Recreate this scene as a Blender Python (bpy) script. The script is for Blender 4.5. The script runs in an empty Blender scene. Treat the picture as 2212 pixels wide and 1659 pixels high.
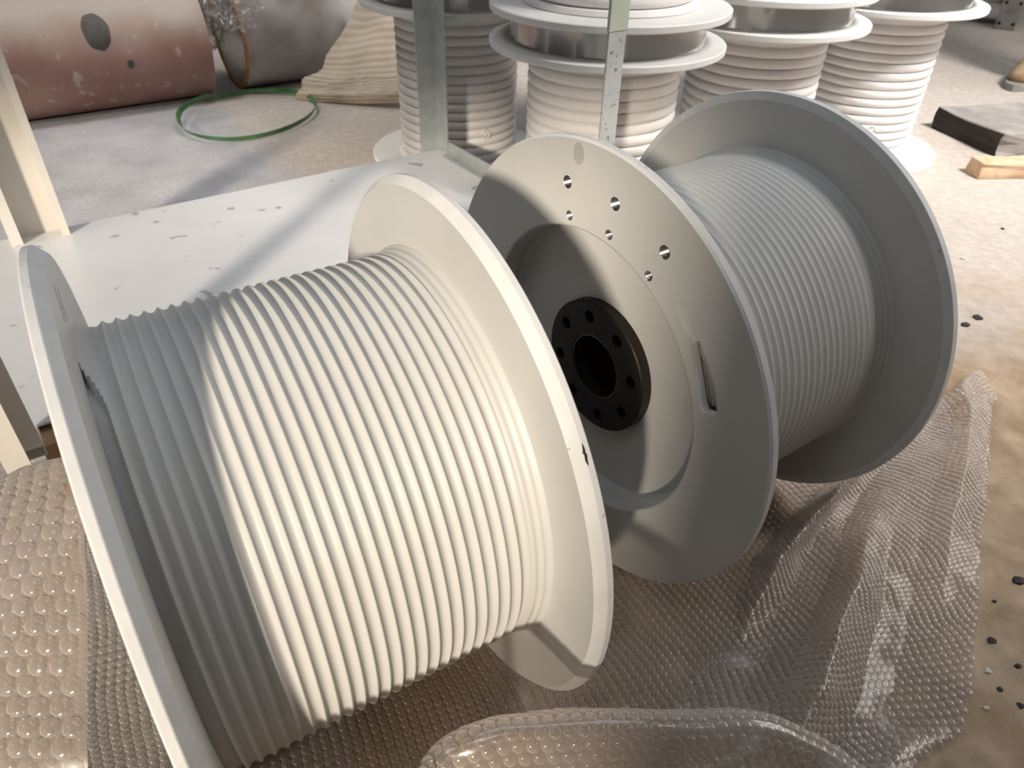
import bpy, bmesh, math, random
import numpy as np
from mathutils import Vector, Matrix, noise

random.seed(7)
noise.seed_set(5)
sc = bpy.context.scene
COL = sc.collection
R_ = math.radians

# ---------------------------------------------------------------- camera
CAM_H = 0.71994
PITCH, ROLL, FPX = R_(36.949), R_(1.363), 1579.53
cp, sp, cr, sr = math.cos(PITCH), math.sin(PITCH), math.cos(ROLL), math.sin(ROLL)
c_right = Vector((cr, sr * sp, sr * cp))
c_up = Vector((-sr, cr * sp, cr * cp))
c_fwd = Vector((0, cp, -sp))
cam_d = bpy.data.cameras.new('camera')
cam = bpy.data.objects.new('camera', cam_d)
COL.objects.link(cam)
M = Matrix((c_right, c_up, -c_fwd)).transposed().to_4x4()
M.translation = Vector((0, 0, CAM_H))
cam.matrix_world = M
cam_d.sensor_fit = 'HORIZONTAL'
cam_d.sensor_width = 36.0
cam_d.lens = FPX / 2212 * 36.0
cam_d.clip_start = 0.02
cam_d.clip_end = 100
cam_d.dof.use_dof = True
cam_d.dof.focus_distance = 0.62
cam_d.dof.aperture_fstop = 13.0
sc.camera = cam

# ---------------------------------------------------------------- world, sun, window daylight, exposure
world = bpy.data.worlds.new('daylight')
sc.world = world
world.use_nodes = True
bg = world.node_tree.nodes['Background']
bg.inputs[0].default_value = (0.80, 0.88, 1.0, 1)
bg.inputs[1].default_value = 0.02

SUN_DIR = Vector((-0.225, -0.914, 0.335)).normalized()
sun_d = bpy.data.lights.new('sun', 'SUN')
sun_d.energy = 4.7
sun_d.angle = R_(4.4)
sun_d.color = (1.0, 0.88, 0.72)
sun = bpy.data.objects.new('sun', sun_d)
sun.rotation_euler = SUN_DIR.to_track_quat('Z', 'Y').to_euler()
sun.location = SUN_DIR * 8
COL.objects.link(sun)

win_d = bpy.data.lights.new('window_daylight', 'AREA')
win_d.shape = 'RECTANGLE'
win_d.size = 3.4
win_d.size_y = 1.9
win_d.energy = 66
win_d.color = (1.0, 0.97, 0.94)
win = bpy.data.objects.new('window_daylight', win_d)
win.location = (4.62, 2.1, 2.05)
win.rotation_euler = Vector((1, 0, 0)).to_track_quat('Z', 'Y').to_euler()
COL.objects.link(win)

def fill_light(name, loc, target, size, energy, color, spread):  # overhead area lamps added as fill, with no known source
    d = bpy.data.lights.new(name, 'AREA')
    d.shape = 'SQUARE'; d.size = size; d.energy = energy; d.color = color; d.spread = spread
    o = bpy.data.objects.new(name, d)
    o.location = loc
    o.rotation_euler = (Vector(loc) - Vector(target)).to_track_quat('Z', 'Y').to_euler()
    COL.objects.link(o)


fill_light('fill_light_far', (2.3, 0.5, 3.45), (1.05, 2.55, 0.0), 1.0, 49, (1.0, 0.96, 0.92), R_(60))
fill_light('fill_light_left', (-1.7, 0.9, 3.45), (-1.35, 2.7, 0.0), 1.0, 11, (1.0, 0.95, 0.88), R_(60))
fill_light('fill_light_near', (-0.5, -0.4, 3.45), (0.3, 0.8, 0.0), 1.4, 6.5, (0.90, 0.95, 1.0), R_(110))
fill_light('fill_light_wide', (0.0, 2.6, 3.45), (0.0, 2.6, 0.0), 3.0, 42, (0.80, 0.89, 1.0), R_(180))

sc.view_settings.view_transform = 'Standard'
sc.view_settings.look = 'None'
sc.view_settings.exposure = 0.0
sc.view_settings.gamma = 1.0
sc.view_settings.use_curve_mapping = False
sc.cycles.transparent_max_bounces = 10
sc.cycles.max_bounces = 5
sc.cycles.diffuse_bounces = 3
sc.cycles.glossy_bounces = 3
sc.cycles.use_adaptive_sampling = True
sc.cycles.adaptive_threshold = 0.08
sc.cycles.caustics_reflective = False
sc.cycles.caustics_refractive = False


# ---------------------------------------------------------------- helpers
def at(px, py, depth):
    d = c_right * ((px - 1106) / FPX) - c_up * ((py - 829.5) / FPX) + c_fwd
    return Vector((0, 0, CAM_H)) + d * depth


def ground(px, py, z=0.0):
    d = c_right * ((px - 1106) / FPX) - c_up * ((py - 829.5) / FPX) + c_fwd
    return Vector((0, 0, CAM_H)) + d * ((z - CAM_H) / d.z)


def tag(o, label=None, cat=None, group=None, kind=None):
    if label: o['label'] = label
    if cat: o['category'] = cat
    if group: o['group'] = group
    if kind: o['kind'] = kind
    return o


def empty(name, loc, rot=(0, 0, 0)):
    o = bpy.data.objects.new(name, None)
    o.location = loc
    o.rotation_euler = rot
    o.empty_display_size = 0.05
    COL.objects.link(o)
    return o


def obj(name, me, mat=None, parent=None):
    if mat and not me.materials:
        me.materials.append(mat)
    o = bpy.data.objects.new(name, me)
    COL.objects.link(o)
    if parent: o.parent = parent
    return o


def mesh(name, verts, faces, angle=35, smooth=True):
    me = bpy.data.meshes.new(name)
    me.from_pydata([tuple(v) for v in verts], [], faces)
    me.update()
    bm = bmesh.new(); bm.from_mesh(me)
    bmesh.ops.recalc_face_normals(bm, faces=bm.faces)
    bm.to_mesh(me); bm.free()
    if smooth:
        me.shade_smooth()
        if angle: me.set_sharp_from_angle(angle=R_(angle))
    return me


def rim_faces(me, R, w, zc, mat):
    me.materials.append(mat)
    for p in me.polygons:
        c = p.center
        if math.hypot(c.y, c.z - zc) > R - w - 0.0002 and len(p.vertices) == 4: p.material_index = 1


def lathe(profile, segs=128, axis='X', c=(0, 0, 0), closed=False):
    """revolve (along, radius) pairs about an axis through c"""
    V, F = [], []
    n = len(profile)
    for i in range(segs):
        t = 2 * math.pi * i / segs
        for a, r in profile:
            if axis == 'X':
                V.append((c[0] + a, c[1] - r * math.cos(t), c[2] + r * math.sin(t)))
            else:
                V.append((c[0] + r * math.cos(t), c[1] + r * math.sin(t), c[2] + a))
    for i in range(segs):
        j = (i + 1) % segs
        for k in range(n if closed else n - 1):
            l = (k + 1) % n
            F.append((i * n + k, i * n + l, j * n + l, j * n + k))
    return V, F


def box(x0, x1, y0, y1, z0, z1, bev=0.0, name='box'):
    bm = bmesh.new()
    bmesh.ops.create_cube(bm, size=1)
    for v in bm.verts:
        v.co = Vector(((x0 + x1) / 2 + v.co.x * (x1 - x0), (y0 + y1) / 2 + v.co.y * (y1 - y0), (z0 + z1) / 2 + v.co.z * (z1 - z0)))
    if bev:
        bmesh.ops.bevel(bm, geom=list(bm.edges), offset=bev, segments=2, affect='EDGES', profile=0.5)
    me = bpy.data.meshes.new(name)
    bm.to_mesh(me); bm.free()
    return me


def prism(poly, z0, z1, name='prism', bev=0.0):
    bm = bmesh.new()
    lo = [bm.verts.new((x, y, z0)) for x, y in poly]
    hi = [bm.verts.new((x, y, z1)) for x, y in poly]
    n = len(poly)
    bm.faces.new(lo[::-1]); bm.faces.new(hi)
    for i in range(n):
        bm.faces.new((lo[i], lo[(i + 1) % n], hi[(i + 1) % n], hi[i]))
    bmesh.ops.recalc_face_normals(bm, faces=bm.faces)
    if bev:
        bmesh.ops.bevel(bm, geom=list(bm.edges), offset=bev, segments=2, affect='EDGES', profile=0.5)
    me = bpy.data.meshes.new(name)
    bm.to_mesh(me); bm.free()
    return me


def merge_meshes(parts, name):
    bm = bmesh.new()
    for m in parts:
        bm.from_mesh(m)
    me = bpy.data.meshes.new(name)
    bm.to_mesh(me); bm.free()
    return me


def cut(o, cutters, angle=30):
    """apply boolean differences to o and drop the cutters"""
    tmp = []
    for me in cutters:
        c = bpy.data.objects.new('cutter', me)
        COL.objects.link(c)
        c.parent = o.parent
        tmp.append(c)
        m = o.modifiers.new('cut', 'BOOLEAN')
        m.operation = 'DIFFERENCE'; m.solver = 'EXACT'; m.object = c
    bpy.context.view_layer.update()
    dg = bpy.context.evaluated_depsgraph_get()
    new = bpy.data.meshes.new_from_object(o.evaluated_get(dg))
    o.modifiers.clear()
    mats = list(o.data.materials)
    o.data = new
    new.materials.clear()
    for m in mats: new.materials.append(m)
    new.polygons.foreach_set('material_index', [0] * len(new.polygons))
    new.shade_smooth()
    new.set_sharp_from_angle(angle=R_(angle))
    for c in tmp: bpy.data.objects.remove(c)


def disc_cyl(x0, x1, y, z, r, segs=24):
    V, F = lathe([(x0, r), (x1, r)], segs, 'X', (0, y, z))
    F.append(tuple(2 * i for i in range(segs)))
    F.append(tuple(2 * i + 1 for i in range(segs))[::-1])
    return mesh('cyl', V, F)


# ---------------------------------------------------------------- materials
def nodes(name):
    m = bpy.data.materials.new(name)
    m.use_nodes = True
    nt = m.node_tree
    return m, nt, nt.nodes['Principled BSDF'], nt.links


def paint(name, c1, c2, rough=0.5, scale=6.0, bump=0.05, bscale=250.0, metal=0.0, spec=0.4, spots=None, spot_scale=30, spot_t=(0.70, 0.74), rvar=0.1, distort=0.0, bdist=0.001):
    m, nt, b, L = nodes(name)
    tc = nt.nodes.new('ShaderNodeTexCoord')
    nz = nt.nodes.new('ShaderNodeTexNoise')
    nz.inputs['Scale'].default_value = scale
    nz.inputs['Detail'].default_value = 6
    nz.inputs['Distortion'].default_value = distort
    L.new(tc.outputs['Object'], nz.inputs['Vector'])
    rp = nt.nodes.new('ShaderNodeValToRGB')
    rp.color_ramp.elements[0].position = 0.35
    rp.color_ramp.elements[1].position = 0.65
    rp.color_ramp.elements[0].color = (*c1, 1)
    rp.color_ramp.elements[1].color = (*c2, 1)
    L.new(nz.outputs['Fac'], rp.inputs['Fac'])
    out = rp.outputs['Color']
    if spots:
        n2 = nt.nodes.new('ShaderNodeTexNoise')
        n2.inputs['Scale'].default_value = spot_scale
        n2.inputs['Detail'].default_value = 2
        L.new(tc.outputs['Object'], n2.inputs['Vector'])
        r2 = nt.nodes.new('ShaderNodeMapRange')
        r2.inputs['From Min'].default_value = spot_t[0]
        r2.inputs['From Max'].default_value = spot_t[1]
        L.new(n2.outputs['Fac'], r2.inputs['Value'])
        mx = nt.nodes.new('ShaderNodeMix'); mx.data_type = 'RGBA'
        L.new(r2.outputs['Result'], mx.inputs['Factor'])
        L.new(out, mx.inputs['A'])
        mx.inputs['B'].default_value = (*spots, 1)
        out = mx.outputs['Result']
    L.new(out, b.inputs['Base Color'])
    rr = nt.nodes.new('ShaderNodeMapRange')
    rr.inputs['To Min'].default_value = max(0.03, rough - rvar)
    rr.inputs['To Max'].default_value = rough + rvar
    L.new(nz.outputs['Fac'], rr.inputs['Value'])
    L.new(rr.outputs['Result'], b.inputs['Roughness'])
    b.inputs['Metallic'].default_value = metal
    b.inputs['Specular IOR Level'].default_value = spec
    if bump:
        n3 = nt.nodes.new('ShaderNodeTexNoise')
        n3.inputs['Scale'].default_value = bscale
        n3.inputs['Detail'].default_value = 4
        L.new(tc.outputs['Object'], n3.inputs['Vector'])
        bp = nt.nodes.new('ShaderNodeBump')
        bp.inputs['Strength'].default_value = bump
        bp.inputs['Distance'].default_value = bdist
        L.new(n3.outputs['Fac'], bp.inputs['Height'])
        L.new(bp.outputs['Normal'], b.inputs['Normal'])
    return m


def plastic(name, base=0.2, edge=0.65, blend=0.35, tint=(0.97, 0.95, 0.93), white=(0.75, 0.72, 0.69), rough=0.14, mixd=0.45, crinkle=0.0):
    """thin clear film: mostly transparent, with gloss and a little milky scatter"""
    m = bpy.data.materials.new(name)
    m.use_nodes = True
    nt = m.node_tree; L = nt.links
    nt.nodes.remove(nt.nodes['Principled BSDF'])
    out = nt.nodes['Material Output']
    tr = nt.nodes.new('ShaderNodeBsdfTransparent'); tr.inputs[0].default_value = (*tint, 1)
    gl = nt.nodes.new('ShaderNodeBsdfGlossy'); gl.inputs['Roughness'].default_value = rough
    gl.inputs['Color'].default_value = (1, 1, 1, 1)
    df = nt.nodes.new('ShaderNodeBsdfDiffuse'); df.inputs[0].default_value = (*white, 1)
    tl = nt.nodes.new('ShaderNodeBsdfTranslucent'); tl.inputs[0].default_value = (*white, 1)
    m0 = nt.nodes.new('ShaderNodeMixShader'); m0.inputs[0].default_value = 0.4
    L.new(df.outputs[0], m0.inputs[1]); L.new(tl.outputs[0], m0.inputs[2])
    m1 = nt.nodes.new('ShaderNodeMixShader'); m1.inputs[0].default_value = 1 - mixd
    L.new(m0.outputs[0], m1.inputs[1]); L.new(gl.outputs[0], m1.inputs[2])
    lw = nt.nodes.new('ShaderNodeLayerWeight'); lw.inputs[0].default_value = blend
    mr = nt.nodes.new('ShaderNodeMapRange')
    mr.inputs['To Min'].default_value = base; mr.inputs['To Max'].default_value = edge
    L.new(lw.outputs['Facing'], mr.inputs['Value'])
    m2 = nt.nodes.new('ShaderNodeMixShader')
    L.new(mr.outputs['Result'], m2.inputs[0]); L.new(tr.outputs[0], m2.inputs[1]); L.new(m1.outputs[0], m2.inputs[2])
    L.new(m2.outputs[0], out.inputs['Surface'])
    if crinkle:
        tc = nt.nodes.new('ShaderNodeTexCoord')
        n3 = nt.nodes.new('ShaderNodeTexNoise'); n3.inputs['Scale'].default_value = 90; n3.inputs['Detail'].default_value = 5
        L.new(tc.outputs['Object'], n3.inputs['Vector'])
        bp = nt.nodes.new('ShaderNodeBump'); bp.inputs['Strength'].default_value = crinkle; bp.inputs['Distance'].default_value = 0.006
        L.new(n3.outputs['Fac'], bp.inputs['Height'])
        for s in (gl, df): L.new(bp.outputs['Normal'], s.inputs['Normal'])
    return m


M_SPOOL = paint('grey spool primer', (0.56, 0.555, 0.535), (0.60, 0.595, 0.575), rough=0.42, scale=9, bump=0.04, bscale=900, spec=0.35)
M_SPOOL_UP = paint('dusty pale primer', (0.74, 0.71, 0.69), (0.82, 0.79, 0.77), rough=0.5, scale=7, bump=0.05, bscale=400)
M_FLANGE_UP = paint('pale flange primer', (0.66, 0.66, 0.65), (0.73, 0.72, 0.70), rough=0.5, scale=9, bump=0.04, bscale=500)
M_RIM = paint('scuffed lit rim primer', (0.70, 0.70, 0.695), (0.76, 0.755, 0.745), rough=0.5, scale=40, bump=0.15, bscale=300, spots=(0.42, 0.42, 0.42), spot_scale=120, spot_t=(0.72, 0.80))  # scuffed primer, paler to add the light that up-facing rims catch
M_BLACK = paint('blackened hub steel', (0.018, 0.013, 0.010), (0.032, 0.023, 0.018), rough=0.45, scale=20, bump=0.05, bscale=300, metal=0.4)
M_BARE = paint('bare turned steel', (0.42, 0.41, 0.40), (0.55, 0.54, 0.53), rough=0.28, scale=30, bump=0.02, metal=1.0)
M_POLISH = paint('polished band steel', (0.72, 0.69, 0.66), (0.80, 0.78, 0.76), rough=0.16, scale=10, bump=0.35, bscale=16, metal=0.6, rvar=0.05, bdist=0.004)
for _n in [n for n in M_POLISH.node_tree.nodes if n.type == 'TEX_NOISE' and n.inputs['Scale'].default_value == 16]:
    _mp = M_POLISH.node_tree.nodes.new('ShaderNodeMapping'); _mp.inputs['Scale'].default_value = (1, 1, 0.06)
    _src = _n.inputs['Vector'].links[0].from_socket
    M_POLISH.node_tree.links.new(_src, _mp.inputs['Vector']); M_POLISH.node_tree.links.new(_mp.outputs['Vector'], _n.inputs['Vector'])
M_GALV = paint('galvanised steel', (0.46, 0.49, 0.49), (0.56, 0.58, 0.58), rough=0.45, scale=30, bump=0.05, bscale=120, metal=0.55)
M_GALV_SPOT = paint('spotted galvanised steel', (0.50, 0.53, 0.54), (0.58, 0.60, 0.60), rough=0.55, scale=20, bump=0.05, bscale=120, metal=0.2, spots=(0.22, 0.24, 0.27), spot_scale=110, spot_t=(0.62, 0.66))
M_FRAME_WHITE = paint('off white frame primer', (0.66, 0.62, 0.56), (0.72, 0.68, 0.62), rough=0.4, scale=12, bump=0.05, bscale=200)
M_SHEET = paint('white primed base sheet', (0.63, 0.63, 0.635), (0.69, 0.69, 0.69), rough=0.30, scale=5, bump=0.03, bscale=150, spec=0.5, spots=(0.36, 0.37, 0.40), spot_scale=24, spot_t=(0.685, 0.72), rvar=0.06)
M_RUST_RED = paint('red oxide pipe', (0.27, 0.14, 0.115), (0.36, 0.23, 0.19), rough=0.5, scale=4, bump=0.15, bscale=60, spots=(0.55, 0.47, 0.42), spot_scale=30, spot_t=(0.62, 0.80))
def add_top_tint(m, z0, z1, col):  # mixes in a second colour towards the top, broken up by noise
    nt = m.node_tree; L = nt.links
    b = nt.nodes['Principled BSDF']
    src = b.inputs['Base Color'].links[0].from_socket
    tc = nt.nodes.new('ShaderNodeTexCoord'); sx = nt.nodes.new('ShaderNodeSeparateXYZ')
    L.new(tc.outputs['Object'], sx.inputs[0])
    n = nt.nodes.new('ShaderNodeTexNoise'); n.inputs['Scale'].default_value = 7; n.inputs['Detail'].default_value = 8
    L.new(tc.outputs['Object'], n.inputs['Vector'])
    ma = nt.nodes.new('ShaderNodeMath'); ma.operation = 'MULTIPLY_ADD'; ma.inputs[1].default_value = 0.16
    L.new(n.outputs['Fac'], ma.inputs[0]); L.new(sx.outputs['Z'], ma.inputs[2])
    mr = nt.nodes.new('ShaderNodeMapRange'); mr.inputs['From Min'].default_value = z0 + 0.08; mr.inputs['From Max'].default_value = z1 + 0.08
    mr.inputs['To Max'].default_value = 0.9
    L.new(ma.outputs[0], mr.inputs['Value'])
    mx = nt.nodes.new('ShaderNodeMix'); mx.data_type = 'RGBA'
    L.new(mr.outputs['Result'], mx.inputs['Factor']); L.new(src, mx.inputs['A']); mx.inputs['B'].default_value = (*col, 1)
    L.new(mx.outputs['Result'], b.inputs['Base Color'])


add_top_tint(M_RUST_RED, 0.18, 0.30, (0.45, 0.385, 0.33))
M_PIPE_GREY = paint('weathered grey pipe', (0.17, 0.13, 0.11), (0.42, 0.39, 0.37), rough=0.6, scale=4.5, bump=0.1, bscale=60)
M_RUST = paint('orange rusted edge', (0.30, 0.13, 0.045), (0.42, 0.22, 0.09), rough=0.8, scale=40, bump=0.2, bscale=200)
M_STAIN = paint('dark oil stain', (0.06, 0.055, 0.05), (0.10, 0.09, 0.08), rough=0.4, scale=30, bump=0.05)
M_GREEN = paint('green strapping plastic', (0.06, 0.15, 0.06), (0.10, 0.22, 0.09), rough=0.35, scale=20, bump=0.02)
M_FOAM = paint('beige packing cloth', (0.52, 0.43, 0.33), (0.62, 0.53, 0.42), rough=0.9, scale=12, bump=0.3, bscale=150, spec=0.1)
M_TIMBER_DARK = paint('shaded timber', (0.020, 0.015, 0.013), (0.05, 0.037, 0.03), rough=0.7, scale=12, bump=0.4, bscale=60, bdist=0.004)  # dark copy with the shade of the block's sides put in
M_TIMBER_LIT = paint('lit timber top', (0.24, 0.22, 0.21), (0.36, 0.33, 0.30), rough=0.8, scale=9, bump=0.4, bscale=60, distort=1.0, bdist=0.004)  # pale copy that puts light into the colour of the block's top
M_TIMBER_LIGHT = paint('raw pine timber', (0.50, 0.33, 0.20), (0.66, 0.48, 0.33), rough=0.7, scale=14, bump=0.3, bscale=80, distort=1.5)
M_TIMBER_BROWN = paint('brown timber', (0.30, 0.16, 0.08), (0.42, 0.25, 0.14), rough=0.7, scale=14, bump=0.3, bscale=80)
M_IRON = paint('grey cast iron', (0.22, 0.20, 0.19), (0.32, 0.30, 0.28), rough=0.6, scale=18, bump=0.2, bscale=100)
M_HOLE = paint('dark hole', (0.012, 0.011, 0.011), (0.02, 0.018, 0.018), rough=0.7, bump=0)  # near black put in for the shade inside openings
M_CHIP_DARK = paint('dark debris', (0.02, 0.018, 0.016), (0.05, 0.04, 0.035), rough=0.6, scale=200, bump=0.2)
M_CHIP_LIGHT = paint('pale debris', (0.55, 0.50, 0.44), (0.7, 0.66, 0.6), rough=0.5, scale=200, bump=0.2)
M_SPOT = paint('bare patch', (0.42, 0.415, 0.395), (0.45, 0.44, 0.42), rough=0.5, scale=60, bump=0.05)
M_SPOT_CORE = paint('yellow bare patch', (0.45, 0.38, 0.24), (0.42, 0.40, 0.33), rough=0.5, scale=200, bump=0.0)
M_JEANS = paint('blue denim', (0.10, 0.15, 0.22), (0.20, 0.26, 0.34), rough=0.9, scale=40, bump=0.3, bscale=400)
M_SHOE = paint('tan suede shoe', (0.28, 0.19, 0.11), (0.36, 0.25, 0.15), rough=0.8, scale=30, bump=0.2)
M_SOLE = paint('grey shoe sole', (0.25, 0.23, 0.21), (0.32, 0.30, 0.27), rough=0.7, scale=30, bump=0.1)
M_SHIRT = paint('grey work shirt', (0.16, 0.17, 0.19), (0.22, 0.23, 0.25), rough=0.9, scale=20, bump=0.2)
M_SKIN = paint('skin', (0.42, 0.26, 0.18), (0.50, 0.32, 0.23), rough=0.55, scale=15, bump=0.05)
M_HAIR = paint('dark hair', (0.015, 0.012, 0.010), (0.03, 0.022, 0.018), rough=0.5, scale=80, bump=0.3)
M_WALL = paint('workshop wall', (0.20, 0.20, 0.20), (0.25, 0.25, 0.24), rough=0.85, scale=3, bump=0.2, bscale=40)
M_WRAP = plastic('bubble wrap film', base=0.26, edge=0.7, mixd=0.7, white=(0.70, 0.62, 0.56))
M_BUBBLE = plastic('bubble wrap bubble', base=0.06, edge=0.95, mixd=0.72, white=(0.88, 0.80, 0.73), rough=0.13, blend=0.5)
M_FLAP = plastic('thick bubble wrap film', base=0.50, edge=0.85, mixd=0.8, white=(0.64, 0.54, 0.46))
M_FILM = plastic('stretch film', base=0.25, edge=0.8, mixd=0.3, rough=0.12, crinkle=0.8)


def floor_material():
    m, nt, b, L = nodes('stained concrete floor')
    geo = nt.nodes.new('ShaderNodeNewGeometry')
    sep = nt.nodes.new('ShaderNodeSeparateXYZ')
    L.new(geo.outputs['Position'], sep.inputs[0])

    def nz(scale, detail=8, dist=0.0, rough=0.6):
        n = nt.nodes.new('ShaderNodeTexNoise')
        n.inputs['Scale'].default_value = scale; n.inputs['Detail'].default_value = detail
        n.inputs['Distortion'].default_value = dist; n.inputs['Roughness'].default_value = rough
        L.new(geo.outputs['Position'], n.inputs['Vector'])
        return n

    def ramp(src, p0, p1, c0, c1):
        r = nt.nodes.new('ShaderNodeValToRGB')
        r.color_ramp.elements[0].position = p0; r.color_ramp.elements[1].position = p1
        r.color_ramp.elements[0].color = (*c0, 1); r.color_ramp.elements[1].color = (*c1, 1)
        L.new(src, r.inputs['Fac'])
        return r

    def mix(f, a, bb):
        x = nt.nodes.new('ShaderNodeMix'); x.data_type = 'RGBA'
        L.new(f, x.inputs['Factor']); L.new(a, x.inputs['A']); L.new(bb, x.inputs['B'])
        return x.outputs['Result']

    def math_(op, a, bv, c=None):
        x = nt.nodes.new('ShaderNodeMath'); x.operation = op
        if hasattr(a, 'is_linked'): L.new(a, x.inputs[0])
        else: x.inputs[0].default_value = a
        if hasattr(bv, 'is_linked'): L.new(bv, x.inputs[1])
        else: x.inputs[1].default_value = bv
        return x.outputs[0]
    big = nz(1.6, 5)
    fine = nz(45, 6)
    base = ramp(big.outputs['Fac'], 0.35, 0.65, (0.44, 0.385, 0.335), (0.57, 0.505, 0.445))
    spk = ramp(fine.outputs['Fac'], 0.42, 0.62, (0.38, 0.335, 0.295), (0.60, 0.54, 0.48))
    f1 = nt.nodes.new('ShaderNodeValue'); f1.outputs[0].default_value = 0.4
    col = mix(f1.outputs[0], base.outputs['Color'], spk.outputs['Color'])
    # brown earth trodden over the near floor
    edge = math_('ADD', sep.outputs['Y'], math_('MULTIPLY', nz(2.5, 6, 0.5).outputs['Fac'], 0.9))
    mr = nt.nodes.new('ShaderNodeMapRange')
    mr.inputs['From Min'].default_value = 1.72; mr.inputs['From Max'].default_value = 1.50
    L.new(edge, mr.inputs['Value'])
    earth = ramp(nz(14, 8, 0.3).outputs['Fac'], 0.35, 0.68, (0.32, 0.225, 0.14), (0.54, 0.41, 0.29))
    col = mix(mr.outputs['Result'], col, earth.outputs['Color'])
    # cool grey shadow band painted into the far left floor
    shade_band = math_('ADD', sep.outputs['X'], math_('MULTIPLY', sep.outputs['Y'], 0.62))
    shade_band = math_('ADD', shade_band, math_('MULTIPLY', nz(3.0, 5).outputs['Fac'], 0.35))
    m2 = nt.nodes.new('ShaderNodeMapRange')
    m2.inputs['From Min'].default_value = 0.78; m2.inputs['From Max'].default_value = 0.66
    L.new(shade_band, m2.inputs['Value'])
    m3 = math_('MULTIPLY', m2.outputs['Result'], math_('LESS_THAN', sep.outputs['X'], -0.15))
    grey = ramp(nz(6, 8).outputs['Fac'], 0.35, 0.7, (0.33, 0.325, 0.34), (0.46, 0.45, 0.46))
    col = mix(m3, col, grey.outputs['Color'])
    L.new(col, b.inputs['Base Color'])
    b.inputs['Roughness'].default_value = 0.8
    b.inputs['Specular IOR Level'].default_value = 0.25
    bp = nt.nodes.new('ShaderNodeBump')
    bp.inputs['Strength'].default_value = 0.5; bp.inputs['Distance'].default_value = 0.006
    L.new(nz(60, 8).outputs['Fac'], bp.inputs['Height'])
    L.new(bp.outputs['Normal'], b.inputs['Normal'])
    return m


M_FLOOR = floor_material()

# ---------------------------------------------------------------- setting
tag(obj('floor', box(-7, 4.5, -2.2, 9, -0.10, 0.0, name='floor'), M_FLOOR), kind='structure')
ce = merge_meshes([box(-7, -1.4, -2.2, 9, 3.5, 3.6), box(2.1, 4.7, -2.2, 9, 3.5, 3.6), box(-1.4, 2.1, -2.2, 0.2, 3.5, 3.6), box(-1.4, 2.1, 4.5, 9, 3.5, 3.6)], 'ceiling')
tag(obj('ceiling', ce, M_WALL), kind='structure')
wb = merge_meshes([box(-0.362, 4.5, -1.6, -1.4, 0, 3.5), box(-7, -3.2, -1.6, -1.4, 0, 3.5), box(-3.2, -0.362, -1.6, -1.4, 1.37, 3.5)], 'sun_mask_wall')  # unseen wall added; its opening cuts the sun in place of the photographer
tag(obj('sun_mask_wall', wb, M_WALL), kind='structure')
wr = merge_meshes([box(4.5, 4.7, -2.2, 9, 0, 1.1), box(4.5, 4.7, -2.2, 9, 3.0, 3.5), box(4.5, 4.7, -2.2, 0.4, 1.1, 3.0), box(4.5, 4.7, 3.8, 9, 1.1, 3.0)], 'wall_right')
tag(obj('wall_right', wr, M_WALL), kind='structure')
wf = merge_meshes([box(4.5, 4.56, 0.4, 3.8, 1.1, 1.16), box(4.5, 4.56, 0.4, 3.8, 2.94, 3.0), box(4.5, 4.56, 0.4, 0.46, 1.16, 2.94), box(4.5, 4.56, 3.74, 3.8, 1.16, 2.94), box(4.5, 4.56, 2.07, 2.13, 1.16, 2.94)], 'window')
tag(obj('window_1', wf, M_GALV), kind='structure')

# ---------------------------------------------------------------- the two lying spools
PITCHG = 0.01013


def groove(ph, depth):
    t = (2 * ph - 1) / 0.93
    return -depth * max(0.0, 1 - t * t)


PHASES = (0.0, 0.035, 0.10, 0.20, 0.32, 0.44, 0.56, 0.68, 0.80, 0.90, 0.965)


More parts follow.
